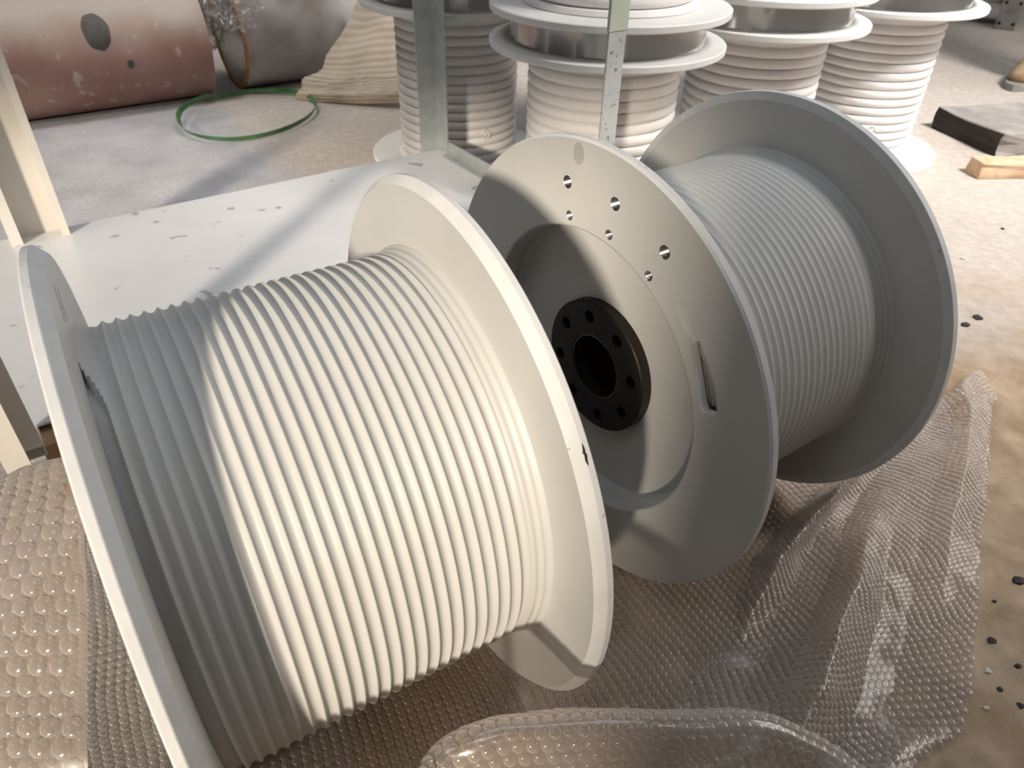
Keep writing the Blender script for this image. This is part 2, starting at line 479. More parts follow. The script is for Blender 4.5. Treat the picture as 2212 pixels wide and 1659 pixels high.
def drum_mesh(L, rc, depth, x0, end_b, lip=None, nth=180):
    """grooved barrel from local x=0..L; the mesh rows follow the helical rope grooves"""
    V, F = [], []
    rows = []
    for g in range(-2, int(L / PITCHG) + 3):
        for ph in PHASES: rows.append((g, ph))
    n = len(rows)
    X = np.zeros((n, nth + 1))
    for i, (g, ph) in enumerate(rows):
        for j in range(nth + 1):
            th = 2 * math.pi * j / nth
            xr = x0 + (g + ph) * PITCHG - PITCHG * th / (2 * math.pi)
            x = min(max(xr, 0.0), L)
            deg = 360.0 * j / nth
            d180 = deg if deg < 270 else deg - 360
            phx = ((x - x0) / PITCHG + th / (2 * math.pi)) % 1.0 if x != xr else ph
            r = rc + groove(phx, depth)
            if x > end_b:      # smooth weld collar at the far flange
                t = (x - end_b) / (L - end_b)
                w = min(1.0, t * 3)
                col = rc - 0.001 + 0.0055 * t * t + 0.0005 * math.sin(t * 21)
                r = r * (1 - w) + col * w
            if lip:
                xt, tht, tha, thend = lip
                lim_hi = 0.0123
                lim_lo = max(0.006, x0 - PITCHG - PITCHG * d180 / 360.0)
                edge = tha + (tht - tha) * min(1.0, x / xt)
                if d180 > thend or d180 < edge - 1.5: k = 0.0
                elif d180 < edge: k = 1 - (edge - d180) / 1.5
                else: k = 1.0
                t = min(1.0, x / lim_hi)
                hi = (rc + 0.0035) * (1 - t) + (rc - depth) * t - 0.0012 * math.sin(math.pi * t) if x < lim_hi else r
                lo = rc - depth - 0.0022
                lo = lo + (rc - lo) * max(0.0, (x / lim_lo - 0.8) / 0.2) if x < lim_lo else r
                r = hi * k + lo * (1 - k)
            X[i, j] = x
            V.append((x, -r * math.cos(th), r * math.sin(th)))
    m = nth + 1
    for i in range(n - 1):
        for j in range(nth):
            if max(X[i, j], X[i, j + 1], X[i + 1, j], X[i + 1, j + 1]) - min(X[i, j], X[i, j + 1], X[i + 1, j], X[i + 1, j + 1]) < 1e-7: continue
            F.append((i * m + j, (i + 1) * m + j, (i + 1) * m + j + 1, i * m + j + 1))
    me = mesh('drum', V, F, angle=None)
    bm = bmesh.new(); bm.from_mesh(me)
    bmesh.ops.remove_doubles(bm, verts=bm.verts, dist=1e-6)
    bmesh.ops.delete(bm, geom=[v for v in bm.verts if not v.link_faces], context='VERTS')
    bmesh.ops.recalc_face_normals(bm, faces=bm.faces)
    bm.to_mesh(me); bm.free()
    me.set_sharp_from_angle(angle=R_(45))
    return me


def flange_profile(xf, s, d, t, w, R, rin):
    """closed profile: inner face at xf, chamfer going outward in direction s"""
    e = 0.0012
    return [(xf, rin), (xf, R - w), (xf + s * d, R - e * 0.3), (xf + s * (d + e * 0.6), R), (xf + s * (d + t - e), R), (xf + s * (d + t), R - e), (xf + s * (d + t), rin)]


# spool in front
Lf, df, tf, wf_ = 0.2602, 0.00652, 0.00668, 0.00741
RS = 0.2503
s1 = empty('cable_drum', (-0.17377, 0.46151, 0.0), (0, -R_(0.380), R_(31.712)))
tag(s1, 'nearest pale grey grooved winch drum lying on its flanges, sunlit on the right half', 'winch drum', 'grooved drums lying on bubble wrap')
Z1 = 0.25016
dm = drum_mesh(Lf, 0.1862, 0.0031, 0.0212, 0.2385, lip=(0.0092, 74, 87, 215))
for v in dm.vertices: v.co.x -= Lf / 2; v.co.z += Z1
obj('grooved_barrel', dm, M_SPOOL, s1)
V, F = lathe(flange_profile(-Lf / 2, -1, df, tf, wf_, RS, 0.13), 200, 'X', (0, 0, Z1), closed=True)
fl = obj('flange', mesh('flange', V, F, 20), M_SPOOL, s1)
rim_faces(fl.data, RS, wf_ * 0.95, Z1, M_RIM)
V, F = lathe(flange_profile(Lf / 2, 1, df, tf, wf_, RS, 0.13), 200, 'X', (0, 0, Z1), closed=True)
fl = obj('flange', mesh('flange', V, F, 20), M_SPOOL, s1)
rim_faces(fl.data, RS, wf_ * 0.95, Z1, M_RIM)
# weld bead where the far flange meets the barrel
V, F = [], []
nb = 260
for i in range(nb):
    th = 2 * math.pi * i / nb
    rr = 0.1905 + 0.0007 * noise.noise(Vector((math.cos(th) * 14, math.sin(th) * 14, 0)))
    for k in range(5):
        a = math.pi / 2 * k / 4
        x = Lf / 2 - 0.0030 + 0.0032 * math.sin(a)
        r = rr - 0.0030 + 0.0036 * (1 - math.cos(a)) + 0.0004 * noise.noise(Vector((math.cos(th) * 60, math.sin(th) * 60, k)))
        V.append((x, -r * math.cos(th), Z1 + r * math.sin(th)))
for i in range(nb):
    j = (i + 1) % nb
    for k in range(4): F.append((i * 5 + k, i * 5 + k + 1, j * 5 + k + 1, j * 5 + k))
obj('weld_bead', mesh('weld', V, F, 60), M_SPOOL, s1)
# chip of missing paint on the rim and two scratches on the shaded flange
def rim_patch(th0, th1, x0, x1, R, zc, jag=0.0, n=10):
    V, F = [], []
    for i in range(n + 1):
        t = i / n
        th = R_(th0 + (th1 - th0) * t)
        wv = math.sin(math.pi * t) ** 0.6
        xm = (x0 + x1) / 2
        hw = (x1 - x0) / 2 * wv
        ja = jag * noise.noise(Vector((t * 9, 3.1, 0)))
        for s in (-1, 1):
            for rr in (R - 0.001, R + 0.00025):
                V.append((xm + s * hw + ja, -rr * math.cos(th), zc + rr * math.sin(th)))
    for i in range(n):
        a, b = i * 4, i * 4 + 4
        F += [(a + 1, a + 3, b + 3, b + 1), (a, b, b + 2, a + 2), (a, a + 1, b + 1, b), (a + 2, b + 2, b + 3, a + 3)]
    F += [(0, 2, 3, 1), (n * 4, n * 4 + 1, n * 4 + 3, n * 4 + 2)]
    return mesh('patch', V, F)
obj('paint_chip', rim_patch(33.0, 36.6, Lf / 2 + df + 0.0002, Lf / 2 + df + 0.0022, RS, Z1, 0.0008), M_CHIP_DARK, s1)


def face_strip(x, pts, wd, zc):
    V, F = [], []
    for i, (u, v) in enumerate(pts):
        t = i / (len(pts) - 1)
        hw = wd * math.sin(math.pi * (0.08 + 0.84 * t))
        for s in (-1, 1):
            for dx in (-0.0006, 0.0002):
                V.append((x + dx, -(u + s * hw), zc + v))
    for i in range(len(pts) - 1):
        a, b = i * 4, i * 4 + 4
        F += [(a + 1, a + 3, b + 3, b + 1), (a, b, b + 2, a + 2), (a, a + 1, b + 1, b), (a + 2, b + 2, b + 3, a + 3)]
    return mesh('strip', V, F)
obj('scratch', face_strip(-Lf / 2, [(-0.045, 0.222), (-0.030, 0.214), (-0.018, 0.207)], 0.0007, Z1), M_CHIP_DARK, s1)
obj('scratch', face_strip(-Lf / 2, [(-0.067, 0.209), (-0.050, 0.205), (-0.038, 0.197)], 0.0008, Z1), M_CHIP_DARK, s1)

# second spool behind it
L2, d2, t2, w2, t3 = 0.2745, 0.00252, 0.00918, 0.00895, 0.0097
Z2 = 0.25085
s2 = empty('cable_drum', (0.07477, 0.64794, 0.0), (0, -R_(0.158), R_(35.878)))
tag(s2, 'pale grey grooved winch drum behind, with black bolted hub in its recessed end', 'winch drum', 'grooved drums lying on bubble wrap')
dm = drum_mesh(L2 - t3, 0.1862, 0.0026, 0.006, L2 - t3 - 0.022)
for v in dm.vertices: v.co.x += t3; v.co.z += Z2
obj('grooved_barrel', dm, M_SPOOL, s2)
e = 0.001
V, F = lathe([(0, 0.1645), (0, RS - 0.0022), (0.0022, RS), (t3 - e, RS), (t3, RS - e), (t3, 0.1625), (0.0012, 0.1625)], 200, 'X', (0, 0, Z2), closed=True)
near = obj('end_flange', mesh('end_flange', V, F, 20), M_SPOOL, s2)


def uvp(r, deg):
    return (-r * math.cos(R_(deg)), r * math.sin(R_(deg)))


HOLES = [(0.2063, 101.9, 0.0064), (0.2058, 82.7, 0.0064), (0.2064, 63.2, 0.0064), (0.1735, 102.1, 0.0050), (0.1736, 82.7, 0.0050), (0.1736, 63.1, 0.0050)]
cutters = [disc_cyl(-0.01, 0.02, *[uvp(r, a)[0], Z2 + uvp(r, a)[1]], rad, 32) for r, a, rad in HOLES]


def slot_cutter(outline, x0, x1):
    """outline: list of (r, deg, depth); prism from in front of the face to each depth"""
    n = len(outline)
    V = []
    for r, a, dep in outline:
        y, z = uvp(r, a); V.append((x0, y, Z2 + z))
    for r, a, dep in outline:
        y, z = uvp(r, a); V.append((dep, y, Z2 + z))
    F = [tuple(range(n))[::-1], tuple(range(n, 2 * n))]
    for i in range(n):
        F.append((i, (i + 1) % n, n + (i + 1) % n, n + i))
    # triangulate the sloped floor
    me = mesh('slot', V, F, smooth=False)
    bm = bmesh.new(); bm.from_mesh(me)
    bmesh.ops.triangulate(bm, faces=bm.faces); bm.to_mesh(me); bm.free()
    return me


deep = [(0.1735, 20.5, 0.02), (0.1755, 18.8, 0.02), (0.1905, 18.6, 0.02), (0.1945, 20.5, 0.02), (0.1955, 27.0, 0.02), (0.1935, 34.0, 0.02), (0.1915, 38.2, 0.02), (0.1800, 39.8, 0.02), (0.1755, 33.0, 0.02), (0.1735, 26.0, 0.02)]
ramp = [(0.1795, 38.8, 0.0090), (0.1925, 37.4, 0.0090), (0.1935, 42.5, 0.0062), (0.1930, 47.5, 0.0026), (0.1895, 51.0, 0.0002), (0.1840, 51.2, 0.0002), (0.1800, 47.0, 0.0008), (0.1785, 43.0, 0.0020)]
cutters += [slot_cutter(deep, -0.01, 0.02), slot_cutter(ramp, -0.01, 0.02)]
cut(near, cutters, 25)
rim_faces(near.data, RS, 0.0018, Z2, M_RIM)
for r, a, rad in HOLES:
    y, z = uvp(r, a)
    prof = [(0.0002, rad * 1.02)]
    k = 0
    x = 0.0010
    prof.append((0.0012, rad * 0.90))
    while x < 0.0092:
        x += 0.0008
        prof.append((x, rad * (0.78 if k % 2 == 0 else 0.90)))
        k += 1
    prof += [(0.0096, rad * 0.78), (0.0096, 0.0002)]
    V, F = lathe(prof, 24, 'X', (0, y, Z2 + z))
    ins = obj('threaded_hole', mesh('thread', V, F, 20), M_BARE, s2)
# rope pocket behind the slot
V, F = [], []
ns = 12
for i in range(ns + 1):
    a = 18.2 + (40.2 - 18.2) * i / ns
    for k in range(7):
        t = k / 6
        r = 0.1705 + 0.027 * t
        dep = 0.009 + 0.013 * math.sin(math.pi * min(1, t * 0.55 + 0.25)) * (0.35 + 0.65 * min(1, (40.2 - a) / 8))
        y, z = uvp(r, a)
        V.append((dep, y, Z2 + z))
for i in range(ns):
    for k in range(6): F.append((i * 7 + k, i * 7 + k + 1, (i + 1) * 7 + k + 1, (i + 1) * 7 + k))
obj('rope_pocket', mesh('rope_pocket', V, F, 60), M_SPOOL, s2)
# recess: wall, floor, hub plate, bore tube
DEP = 0.032
V, F = lathe([(0.0012, 0.1632), (0.004, 0.1625), (DEP - 0.003, 0.1615), (DEP, 0.158), (DEP, 0.05), (DEP + 0.006, 0.05), (DEP + 0.006, 0.165), (0.0012, 0.165)], 160, 'X', (0, 0, Z2), closed=True)
obj('recess_plate', mesh('recess_plate', V, F, 35), M_SPOOL, s2)
HD = 0.0188
V, F = lathe([(HD, 0.0385), (HD, 0.0757), (HD + 0.0012, 0.0766), (DEP + 0.003, 0.0766), (DEP + 0.003, 0.0365), (HD + 0.0014, 0.0372)], 120, 'X', (0, 0, Z2), closed=True)
hub = obj('hub_plate', mesh('hub', V, F, 25), M_BLACK, s2)
hc = []
for k in range(8):
    y, z = uvp(0.0595, 13.8 + 45 * k)
    hc.append(disc_cyl(HD - 0.01, HD + 0.011, y, Z2 + z, 0.0072, 24))
cut(hub, hc, 25)
V, F = lathe([(HD + 0.0012, 0.0371), (HD + 0.0165, 0.0368), (HD + 0.0165, 0.0366), (HD + 0.0012, 0.0366)], 80, 'X', (0, 0, Z2), closed=True)
obj('bore_ring', mesh('bore_ring', V, F, 30), M_BARE, hub)
V, F = lathe([(DEP + 0.004, 0.037), (DEP + 0.02, 0.11), (0.2, 0.11), (0.2, 0.0003)], 64, 'X', (0, 0, Z2))
obj('inner_shell', mesh('inner_shell', V, F, 30), M_TIMBER_BROWN, s2)
V, F = lathe(flange_profile(L2, 1, d2, t2, w2, RS, 0.13), 200, 'X', (0, 0, Z2), closed=True)
fl = obj('flange', mesh('flange', V, F, 12), M_SPOOL, s2)
rim_faces(fl.data, RS, w2 * 0.95, Z2, M_RIM)
# bare patch near the rim
V, F = [(0, 0, 0)], []
yc, zc_ = uvp(0.2356, 97.0)
for lay, rad in ((-0.0003, 0.0088), (0.0006, 0.0088)):
    for i in range(36):
        t = 2 * math.pi * i / 36
        r = rad * (1 + 0.05 * noise.noise(Vector((math.cos(t) * 3, math.sin(t) * 3, 5))))
        V.append((lay, yc + r * 0.86 * math.cos(t), Z2 + zc_ + r * 1.18 * math.sin(t)))
V = V[1:]
F = [tuple(range(36)), tuple(range(36, 72))[::-1]] + [(i, (i + 1) % 36, 36 + (i + 1) % 36, 36 + i) for i in range(36)]
patch = obj('bare_patch', mesh('bare_patch', V, F, 20), M_SPOT, s2)
obj('bare_patch_centre', disc_cyl(-0.00045, 0.0, yc, Z2 + zc_, 0.0020, 16), M_SPOT_CORE, patch)
# stamped figures, read from the rim inwards, one after another round the flange
for ch, deg in (('2', 34.9), ('0', 33.7), ('1', 32.4), ('1', 31.0), ('2', 28.6), ('1', 27.3)):
    cu = bpy.data.curves.new('figure', 'FONT')
    cu.body = ch; cu.size = 0.0135; cu.extrude = 0.00012; cu.align_x = 'CENTER'; cu.align_y = 'CENTER'
    cu.resolution_u = 3
    to = bpy.data.objects.new('figure', cu); COL.objects.link(to)
    bpy.context.view_layer.update()
    me = bpy.data.meshes.new_from_object(to.evaluated_get(bpy.context.evaluated_depsgraph_get()))
    bpy.data.objects.remove(to)
    y, z = uvp(0.2228, deg)
    a = R_(deg)
    up = Vector((0, -math.cos(a), math.sin(a)))       # outward
    nrm = Vector((-1, 0, 0))
    rt = up.cross(nrm)
    mt = Matrix((rt * 0.8, up, nrm)).transposed().to_4x4()
    mt.translation = Vector((-0.00005, y, Z2 + z))
    me.transform(mt)
    me.materials.clear()
    obj('stamped_figure', me, M_SPOOL, s2)

# ---------------------------------------------------------------- upright spools behind
ZM, ZT, RB, RF, RBAND = 0.381, 0.446, 0.158, 0.2385, 0.1955


def ridged(z0, z1, r0, amp, pitch, per=10):
    prof = []
    n = int(round((z1 - z0) / pitch))
    for i in range(n * per + 1):
        t = i / per
        prof.append((z0 + (z1 - z0) * i / (n * per), r0 - amp + amp * abs(math.sin(math.pi * t)) ** 0.45))
    return prof


def disc_prof(z0, z1, R, rin):
    e = 0.002
    return [(z0, rin), (z0, R - e), (z0 + e, R), (z1 - e, R), (z1, R - e), (z1, rin)]


def upright(loc, yaw):
    root = empty('upright_cable_drum', (loc[0], loc[1], 0), (0, 0, yaw))
    V, F = lathe(disc_prof(0, 0.013, RF, 0.1), 96, 'Z', closed=True)
    obj('base_flange', mesh('base_flange', V, F, 25), M_FLANGE_UP, root)
    V, F = lathe([(0.013, RB + 0.008), (0.020, RB - 0.001)] + ridged(0.022, ZM - 0.028, RB, 0.0078, 0.0226) + [(ZM - 0.022, RB - 0.004), (ZM, RB - 0.004)], 112, 'Z')
    obj('grooved_barrel', mesh('barrel', V, F, 40), M_SPOOL_UP, root)
    V, F = lathe(disc_prof(ZM, ZM + 0.0135, RF, 0.1), 96, 'Z', closed=True)
    obj('middle_flange', mesh('mid_flange', V, F, 25), M_FLANGE_UP, root)
    V, F = lathe([(ZM + 0.0135, RBAND + 0.001), (ZM + 0.017, RBAND), (ZT - 0.002, RBAND), (ZT, RBAND)], 112, 'Z')
    obj('brake_band', mesh('band', V, F, 25), M_POLISH, root)
    V, F = lathe(disc_prof(ZT, ZT + 0.0135, RF, 0.1), 96, 'Z', closed=True)
    obj('upper_flange', mesh('upper_flange', V, F, 25), M_FLANGE_UP, root)
    V, F = lathe([(ZT + 0.0135, 0.172), (ZT + 0.016, 0.174), (ZT + 0.024, 0.171), (ZT + 0.025, 0.160)] + ridged(ZT + 0.026, ZT + 0.37, 0.1645, 0.0078, 0.0226) + [(ZT + 0.372, 0.158), (ZT + 0.372, 0.02)], 112, 'Z')
    obj('upper_barrel', mesh('upper_barrel', V, F, 40), M_SPOOL_UP, root)
    V, F = lathe(disc_prof(ZT + 0.372, ZT + 0.385, RF, 0.02), 96, 'Z', closed=True)
    obj('top_flange', mesh('top_flange', V, F, 25), M_FLANGE_UP, root)
    return root


def rope_clamp(root, ang, z):
    c, s = math.cos(ang), math.sin(ang)
    cen = Vector(((RB - 0.001) * c, (RB - 0.001) * s, z))
    n = Vector((c, s, 0)); t = Vector((-s, c, 0)); w = Vector((0, 0, 1))
    V, F = [], []
    pr = [(-0.004, 0.0115), (0.0035, 0.0112), (0.0042, 0.0104), (0.0036, 0.0094), (0.0016, 0.0090), (0.0016, 0.0002)]
    for i in range(24):
        a = 2 * math.pi * i / 24
        for h, r in pr:
            V.append(cen + n * h + t * (r * math.cos(a)) + w * (r * math.sin(a)))
    k = len(pr)
    for i in range(24):
        j = (i + 1) % 24
        for q in range(k - 1): F.append((i * k + q, i * k + q + 1, j * k + q + 1, j * k + q))
    ring = obj('rope_clamp', mesh('clamp', V, F, 30), M_SPOOL_UP, root)
    V = []
    for a, b in ((-1, -1), (1, -1), (1, 1), (-1, 1)):
        for h in (0.0, 0.0045):
            d1 = t * 0.7 + w * 0.7; d2_ = t * -0.7 + w * 0.7
            V.append(cen + n * h + d1 * (a * 0.0088) + d2_ * (b * 0.0022))
    F = [(0, 2, 4, 6), (1, 3, 5, 7), (0, 1, 3, 2), (2, 3, 5, 4), (4, 5, 7, 6), (6, 7, 1, 0)]
    obj('clamp_bar', mesh('clamp_bar', V, F, 30), M_SPOOL_UP, ring)


UP = [(-0.1636, 2.0361), (0.175, 1.611), (0.566, 1.889), (0.970, 2.165)]
ULAB = ['upright ridged drum half hidden behind the galvanised corner post, shaded brown',
        'foremost upright ridged drum, behind the spotted flat post, with polished band',
        'upright ridged drum between the foremost one and the drum beside the timber',
        'rightmost upright ridged drum, nearest the dark timber block']
ups = []
u0 = upright(UP[0], 0.0)
ups.append(u0)
for i in range(1, 4):
    r = u0.copy(); COL.objects.link(r)
    r.location = (UP[i][0], UP[i][1], 0); r.rotation_euler = (0, 0, 0.4 * i)
    for ch in list(u0.children):
        c = ch.copy(); COL.objects.link(c); c.parent = r
    ups.append(r)
for u, lab in zip(ups, ULAB): tag(u, lab, 'winch drum', 'ridged drums standing on end')
rope_clamp(ups[0], math.atan2(-2.036 + 0.5, 0.55) + 0.20, 0.098)
rope_clamp(ups[3], math.atan2(-2.165 - 0.2, -0.97 + 0.86) - 0.05 - 1.2, 0.098)

# ---------------------------------------------------------------- steel frame with base sheet
FA = R_(35.8)
far = Vector((math.cos(FA), math.sin(FA), 0))
rt = Vector((far.y, -far.x, 0))
A0 = Vector((-0.1935, 1.777, 0))
FL, FW, FZ = 1.003, 0.620, 0.100
frame = empty('steel_pallet', A0 - far * (FL / 2) + rt * (FW / 2), (0, 0, FA))
tag(frame, 'steel post pallet with corner posts and a white spotted base sheet', 'pallet')
# local: x along far (A corner at +FL/2), y = -rt (far edge at +FW/2)
hx, hy = FL / 2, FW / 2
obj('base_sheet', box(-hx, hx, -hy, hy, FZ - 0.004, FZ, 0.0008), M_SHEET, frame)
for nm, b in (('edge_beam', (-hx + 0.06, hx - 0.06, hy - 0.055, hy - 0.012)), ('edge_beam', (-hx + 0.06, hx - 0.06, -hy + 0.10, -hy + 0.145)), ('edge_beam', (-hx + 0.012, -hx + 0.055, -hy + 0.06, hy - 0.06)), ('edge_beam', (hx - 0.055, hx - 0.012, -hy + 0.06, hy - 0.06))):
    obj(nm, box(b[0], b[1], b[2], b[3], 0.0, FZ - 0.004, 0.002), M_GALV, frame)
# raised angle rail along the right edge
obj('edge_rail', merge_meshes([box(hx - 0.003, hx + 0.001, -hy + 0.003, hy - 0.052, FZ, FZ + 0.032, 0.0006), box(hx - 0.022, hx - 0.003, -hy + 0.045, hy - 0.052, FZ, FZ + 0.004, 0.0006)], 'rail'), M_GALV, frame)
# far right post: L angle
PH = 1.1
T = 0.004
obj('corner_post', prism([(hx, hy), (hx - 0.050, hy), (hx - 0.050, hy - T), (hx - T, hy - T), (hx - T, hy - 0.050), (hx, hy - 0.050)], FZ, PH, bev=0.0005), M_GALV, frame)
# near right post: L angle, spotted flat seen face on
pc = obj('corner_post', prism([(hx, -hy), (hx - 0.036, -hy), (hx - 0.036, -hy + T), (hx - T, -hy + T), (hx - T, -hy + 0.036), (hx, -hy + 0.036)], FZ, PH, bev=0.0005), M_GALV_SPOT, frame)
obj('paper_tape', merge_meshes([box(hx - 0.0375, hx + 0.0015, -hy - 0.0012, -hy + T + 0.0012, 0.474, 0.55, 0.0003)], 'tape'), paint('pale green tape', (0.50, 0.56, 0.46), (0.58, 0.62, 0.52), rough=0.7, scale=20), pc)
# far left post: lipped channel open to the camera side
xr = hx - 0.826; xl = hx - 0.923
obj('channel_post', prism([(xl, hy - 0.002), (xr, hy - 0.002), (xr, hy - 0.040), (xr - 0.013, hy - 0.040), (xr - 0.013, hy - 0.037), (xr - 0.003, hy - 0.037), (xr - 0.003, hy - 0.005), (xl + 0.003, hy - 0.005), (xl + 0.003, hy - 0.037), (xl + 0.019, hy - 0.037), (xl + 0.019, hy - 0.040), (xl, hy - 0.040)], FZ, PH), M_FRAME_WHITE, frame)
# near left post: channel with one lip, standing on the floor
xl = -hx
ye = hy - 0.654
obj('channel_post', prism([(xl, ye), (xl + 0.042, ye), (xl + 0.042, ye - 0.004), (xl + 0.004, ye - 0.004), (xl + 0.004, ye - 0.045), (xl + 0.026, ye - 0.045), (xl + 0.026, ye - 0.049), (xl, ye - 0.049)], 0.078, PH), M_FRAME_WHITE, frame)
obj('post_bracket', box(xl, xl + 0.042, ye - 0.004, -hy + 0.02, FZ - 0.022, FZ - 0.006, 0.001), M_FRAME_WHITE, frame)

wbk = obj('timber_block', box(-0.06, 0.06, -0.035, 0.035, 0, 0.088, 0.003), M_TIMBER_BROWN)
wbk.location = A0 - far * 0.905 + rt * 0.618; wbk.rotation_euler = (0, 0, FA)
tag(wbk, 'small brown timber block beside the flange of the nearest drum', 'timber')

# ---------------------------------------------------------------- pipes, cloth, film, strap
def tube(name, c, ang, r, length, th, mat, rimmat, start):
    root = empty(name, (c[0], c[1], 0), (0, 0, ang))
    x0, x1 = (-length, 0) if start == 'right' else (0, length)
    V, F = lathe([(x0, r), (x1 - 0.002, r), (x1, r - 0.002), (x1, r - th + 0.002), (x1 - 0.002, r - th), (x0, r - th)] if start == 'right' else [(x0 + 0.002, r), (x1, r), (x1, r - th), (x0 + 0.002, r - th), (x0, r - th + 0.002), (x0, r - 0.002)], 96, 'X', (0, 0, r), closed=True)
    me = mesh('pipe', V, F, 30)
    body = obj('pipe_wall', me, mat, root)
    ex = x1 if start == 'right' else x0
    V, F = lathe([(ex - 0.004, r + 0.0006), (ex + 0.004, r + 0.0006), (ex + 0.004, r - th - 0.0006), (ex - 0.004, r - th - 0.0006)], 96, 'X', (0, 0, r), closed=True)
    obj('cut_rim', mesh('rim', V, F, 30), rimmat, root)
    if start == 'left':
        V, F = lathe([(x1 - 0.004, r + 0.0006), (x1 + 0.004, r + 0.0006), (x1 + 0.004, r - th - 0.0006), (x1 - 0.004, r - th - 0.0006)], 96, 'X', (0, 0, r), closed=True)
        obj('cut_rim', mesh('rim', V, F, 30), rimmat, root)
    return root


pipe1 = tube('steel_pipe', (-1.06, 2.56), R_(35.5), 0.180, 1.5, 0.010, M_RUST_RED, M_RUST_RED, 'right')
tag(pipe1, 'red brown oxide coated steel pipe with a dark oval stain, lying at the left', 'pipe')


def pipe_stain(root, r, x, ang, a, b):
    V, F = [], []
    n = 28
    for lay in (r - 0.002, r + 0.0008):
        for i in range(n):
            t = 2 * math.pi * i / n
            k = 1 + 0.10 * noise.noise(Vector((math.cos(t) * 2, math.sin(t) * 2, a * 50)))
            th = ang + b * k * math.sin(t) / r
            V.append((x + a * k * math.cos(t), -lay * math.cos(th), r + lay * math.sin(th)))
    # patch drawn as a ring strip grid so it follows the curve
    V2, F2 = [], []
    rings = 4
    for q in range(rings + 1):
        f = q / rings
        for i in range(n):
            t = 2 * math.pi * i / n
            k = 1 + 0.10 * noise.noise(Vector((math.cos(t) * 2, math.sin(t) * 2, a * 50)))
            th = ang + b * k * f * math.sin(t) / r
            V2.append((x + a * k * f * math.cos(t), -(r + 0.0008) * math.cos(th), r + (r + 0.0008) * math.sin(th)))
    for q in range(rings):
        for i in range(n):
            j = (i + 1) % n
            F2.append((q * n + i, q * n + j, (q + 1) * n + j, (q + 1) * n + i))
    obj('oil_stain', mesh('stain', V2, F2, 80), M_STAIN, root)


pipe_stain(pipe1, 0.180, -0.30, R_(22), 0.036, 0.050)
pipe_stain(pipe1, 0.180, -0.235, R_(-8), 0.010, 0.012)

pipe2 = tube('steel_pipe', (-0.975, 2.64), R_(35.5), 0.175, 0.62, 0.010, M_PIPE_GREY, M_RUST, 'left')
tag(pipe2, 'grey rust blotched open steel pipe behind the beige cloth bundle', 'pipe')


V, F = lathe([(0.30, 0.164), (0.302, 0.164), (0.302, 0.001), (0.30, 0.001)], 48, 'X', (0, 0, 0.175), closed=True)  # dark disc added inside the pipe to stand in for its deep shade
obj('inner_shade_disc', mesh('shade_disc', V, F, 30), M_HOLE, pipe2)


def interp(ctrl, n, m, smooth=True):
    """ctrl (r,c,3) -> (n,m,3), Catmull-Rom in both directions"""
    P = np.array(ctrl, float)

    def res(P, n):
        r = len(P)
        out = []
        for i in range(n):
            t = i / (n - 1) * (r - 1)
            k = min(int(t), r - 2); u = t - k
            if smooth:
                p0, p1, p2, p3 = P[max(k - 1, 0)], P[k], P[k + 1], P[min(k + 2, r - 1)]
                out.append(0.5 * ((2 * p1) + (p2 - p0) * u + (2 * p0 - 5 * p1 + 4 * p2 - p3) * u * u + (3 * p1 - p0 - 3 * p2 + p3) * u ** 3))
            else:
                out.append(P[k] * (1 - u) + P[k + 1] * u)
        return np.array(out)
    P = res(P, n)
    P = np.transpose(res(np.transpose(P, (1, 0, 2)), m), (1, 0, 2))
    return P


def grid_mesh(P, name='grid', angle=70):
    n, m, _ = P.shape
    F = [(i * m + j, i * m + j + 1, (i + 1) * m + j + 1, (i + 1) * m + j) for i in range(n - 1) for j in range(m - 1)]
    return mesh(name, P.reshape(-1, 3), F, angle)


def aty(px, py, Y):
    d = c_right * ((px - 1106) / FPX) - c_up * ((py - 829.5) / FPX) + c_fwd
    return Vector((0, 0, CAM_H)) + d * (Y / d.y)


# pleated beige cloth leaning against the grey pipe
rows = [[aty(638, 216, 2.50), aty(720, 221, 2.47), aty(800, 223, 2.44), aty(890, 221, 2.42)],
        [aty(642, 203, 2.50), aty(720, 205, 2.46), aty(800, 204, 2.43), aty(890, 200, 2.41)],
        [aty(652, 190, 2.51), aty(730, 196, 2.47), aty(800, 190, 2.45), aty(890, 184, 2.43)],
        [aty(656, 170, 2.52), aty(720, 178, 2.49), aty(790, 172, 2.48), aty(890, 168, 2.46)],
        [aty(694, 150, 2.53), aty(750, 152, 2.51), aty(810, 140, 2.50), aty(890, 130, 2.48)],
        [aty(706, 118, 2.55), aty(760, 112, 2.53), aty(820, 100, 2.52), aty(890, 90, 2.50)],
        [aty(738, 72, 2.57), aty(780, 68, 2.56), aty(830, 60, 2.54), aty(890, 50, 2.52)],
        [aty(762, 24, 2.60), aty(796, 22, 2.58), aty(840, 18, 2.57), aty(890, 12, 2.55)],
        [aty(780, -30, 2.62), aty(810, -32, 2.61), aty(850, -34, 2.59), aty(890, -38, 2.57)]]
P = interp([[tuple(q) for q in r] for r in rows], 110, 60)
for i in range(110):
    for j in range(60):
        s = i * 0.55 + 0.02 * j + 1.2 * noise.noise(Vector((i * 0.03, j * 0.05, 0)))
        P[i, j, 1] += 0.004 * math.sin(s * 2.2) * (1.0 if i < 45 else 0.3)
        P[i, j, 2] += 0.003 * math.cos(s * 2.2) * (1.0 if i < 45 else 0.3)
        P[i, j, 2] = max(P[i, j, 2], 0.003)
cloth = obj('pleated_cloth', grid_mesh(P, 'cloth'), M_FOAM)
sm = cloth.modifiers.new('thickness', 'SOLIDIFY'); sm.thickness = 0.008; sm.offset = 1
tag(cloth, 'pleated beige packing cloth heaped against the grey pipe', 'cloth')

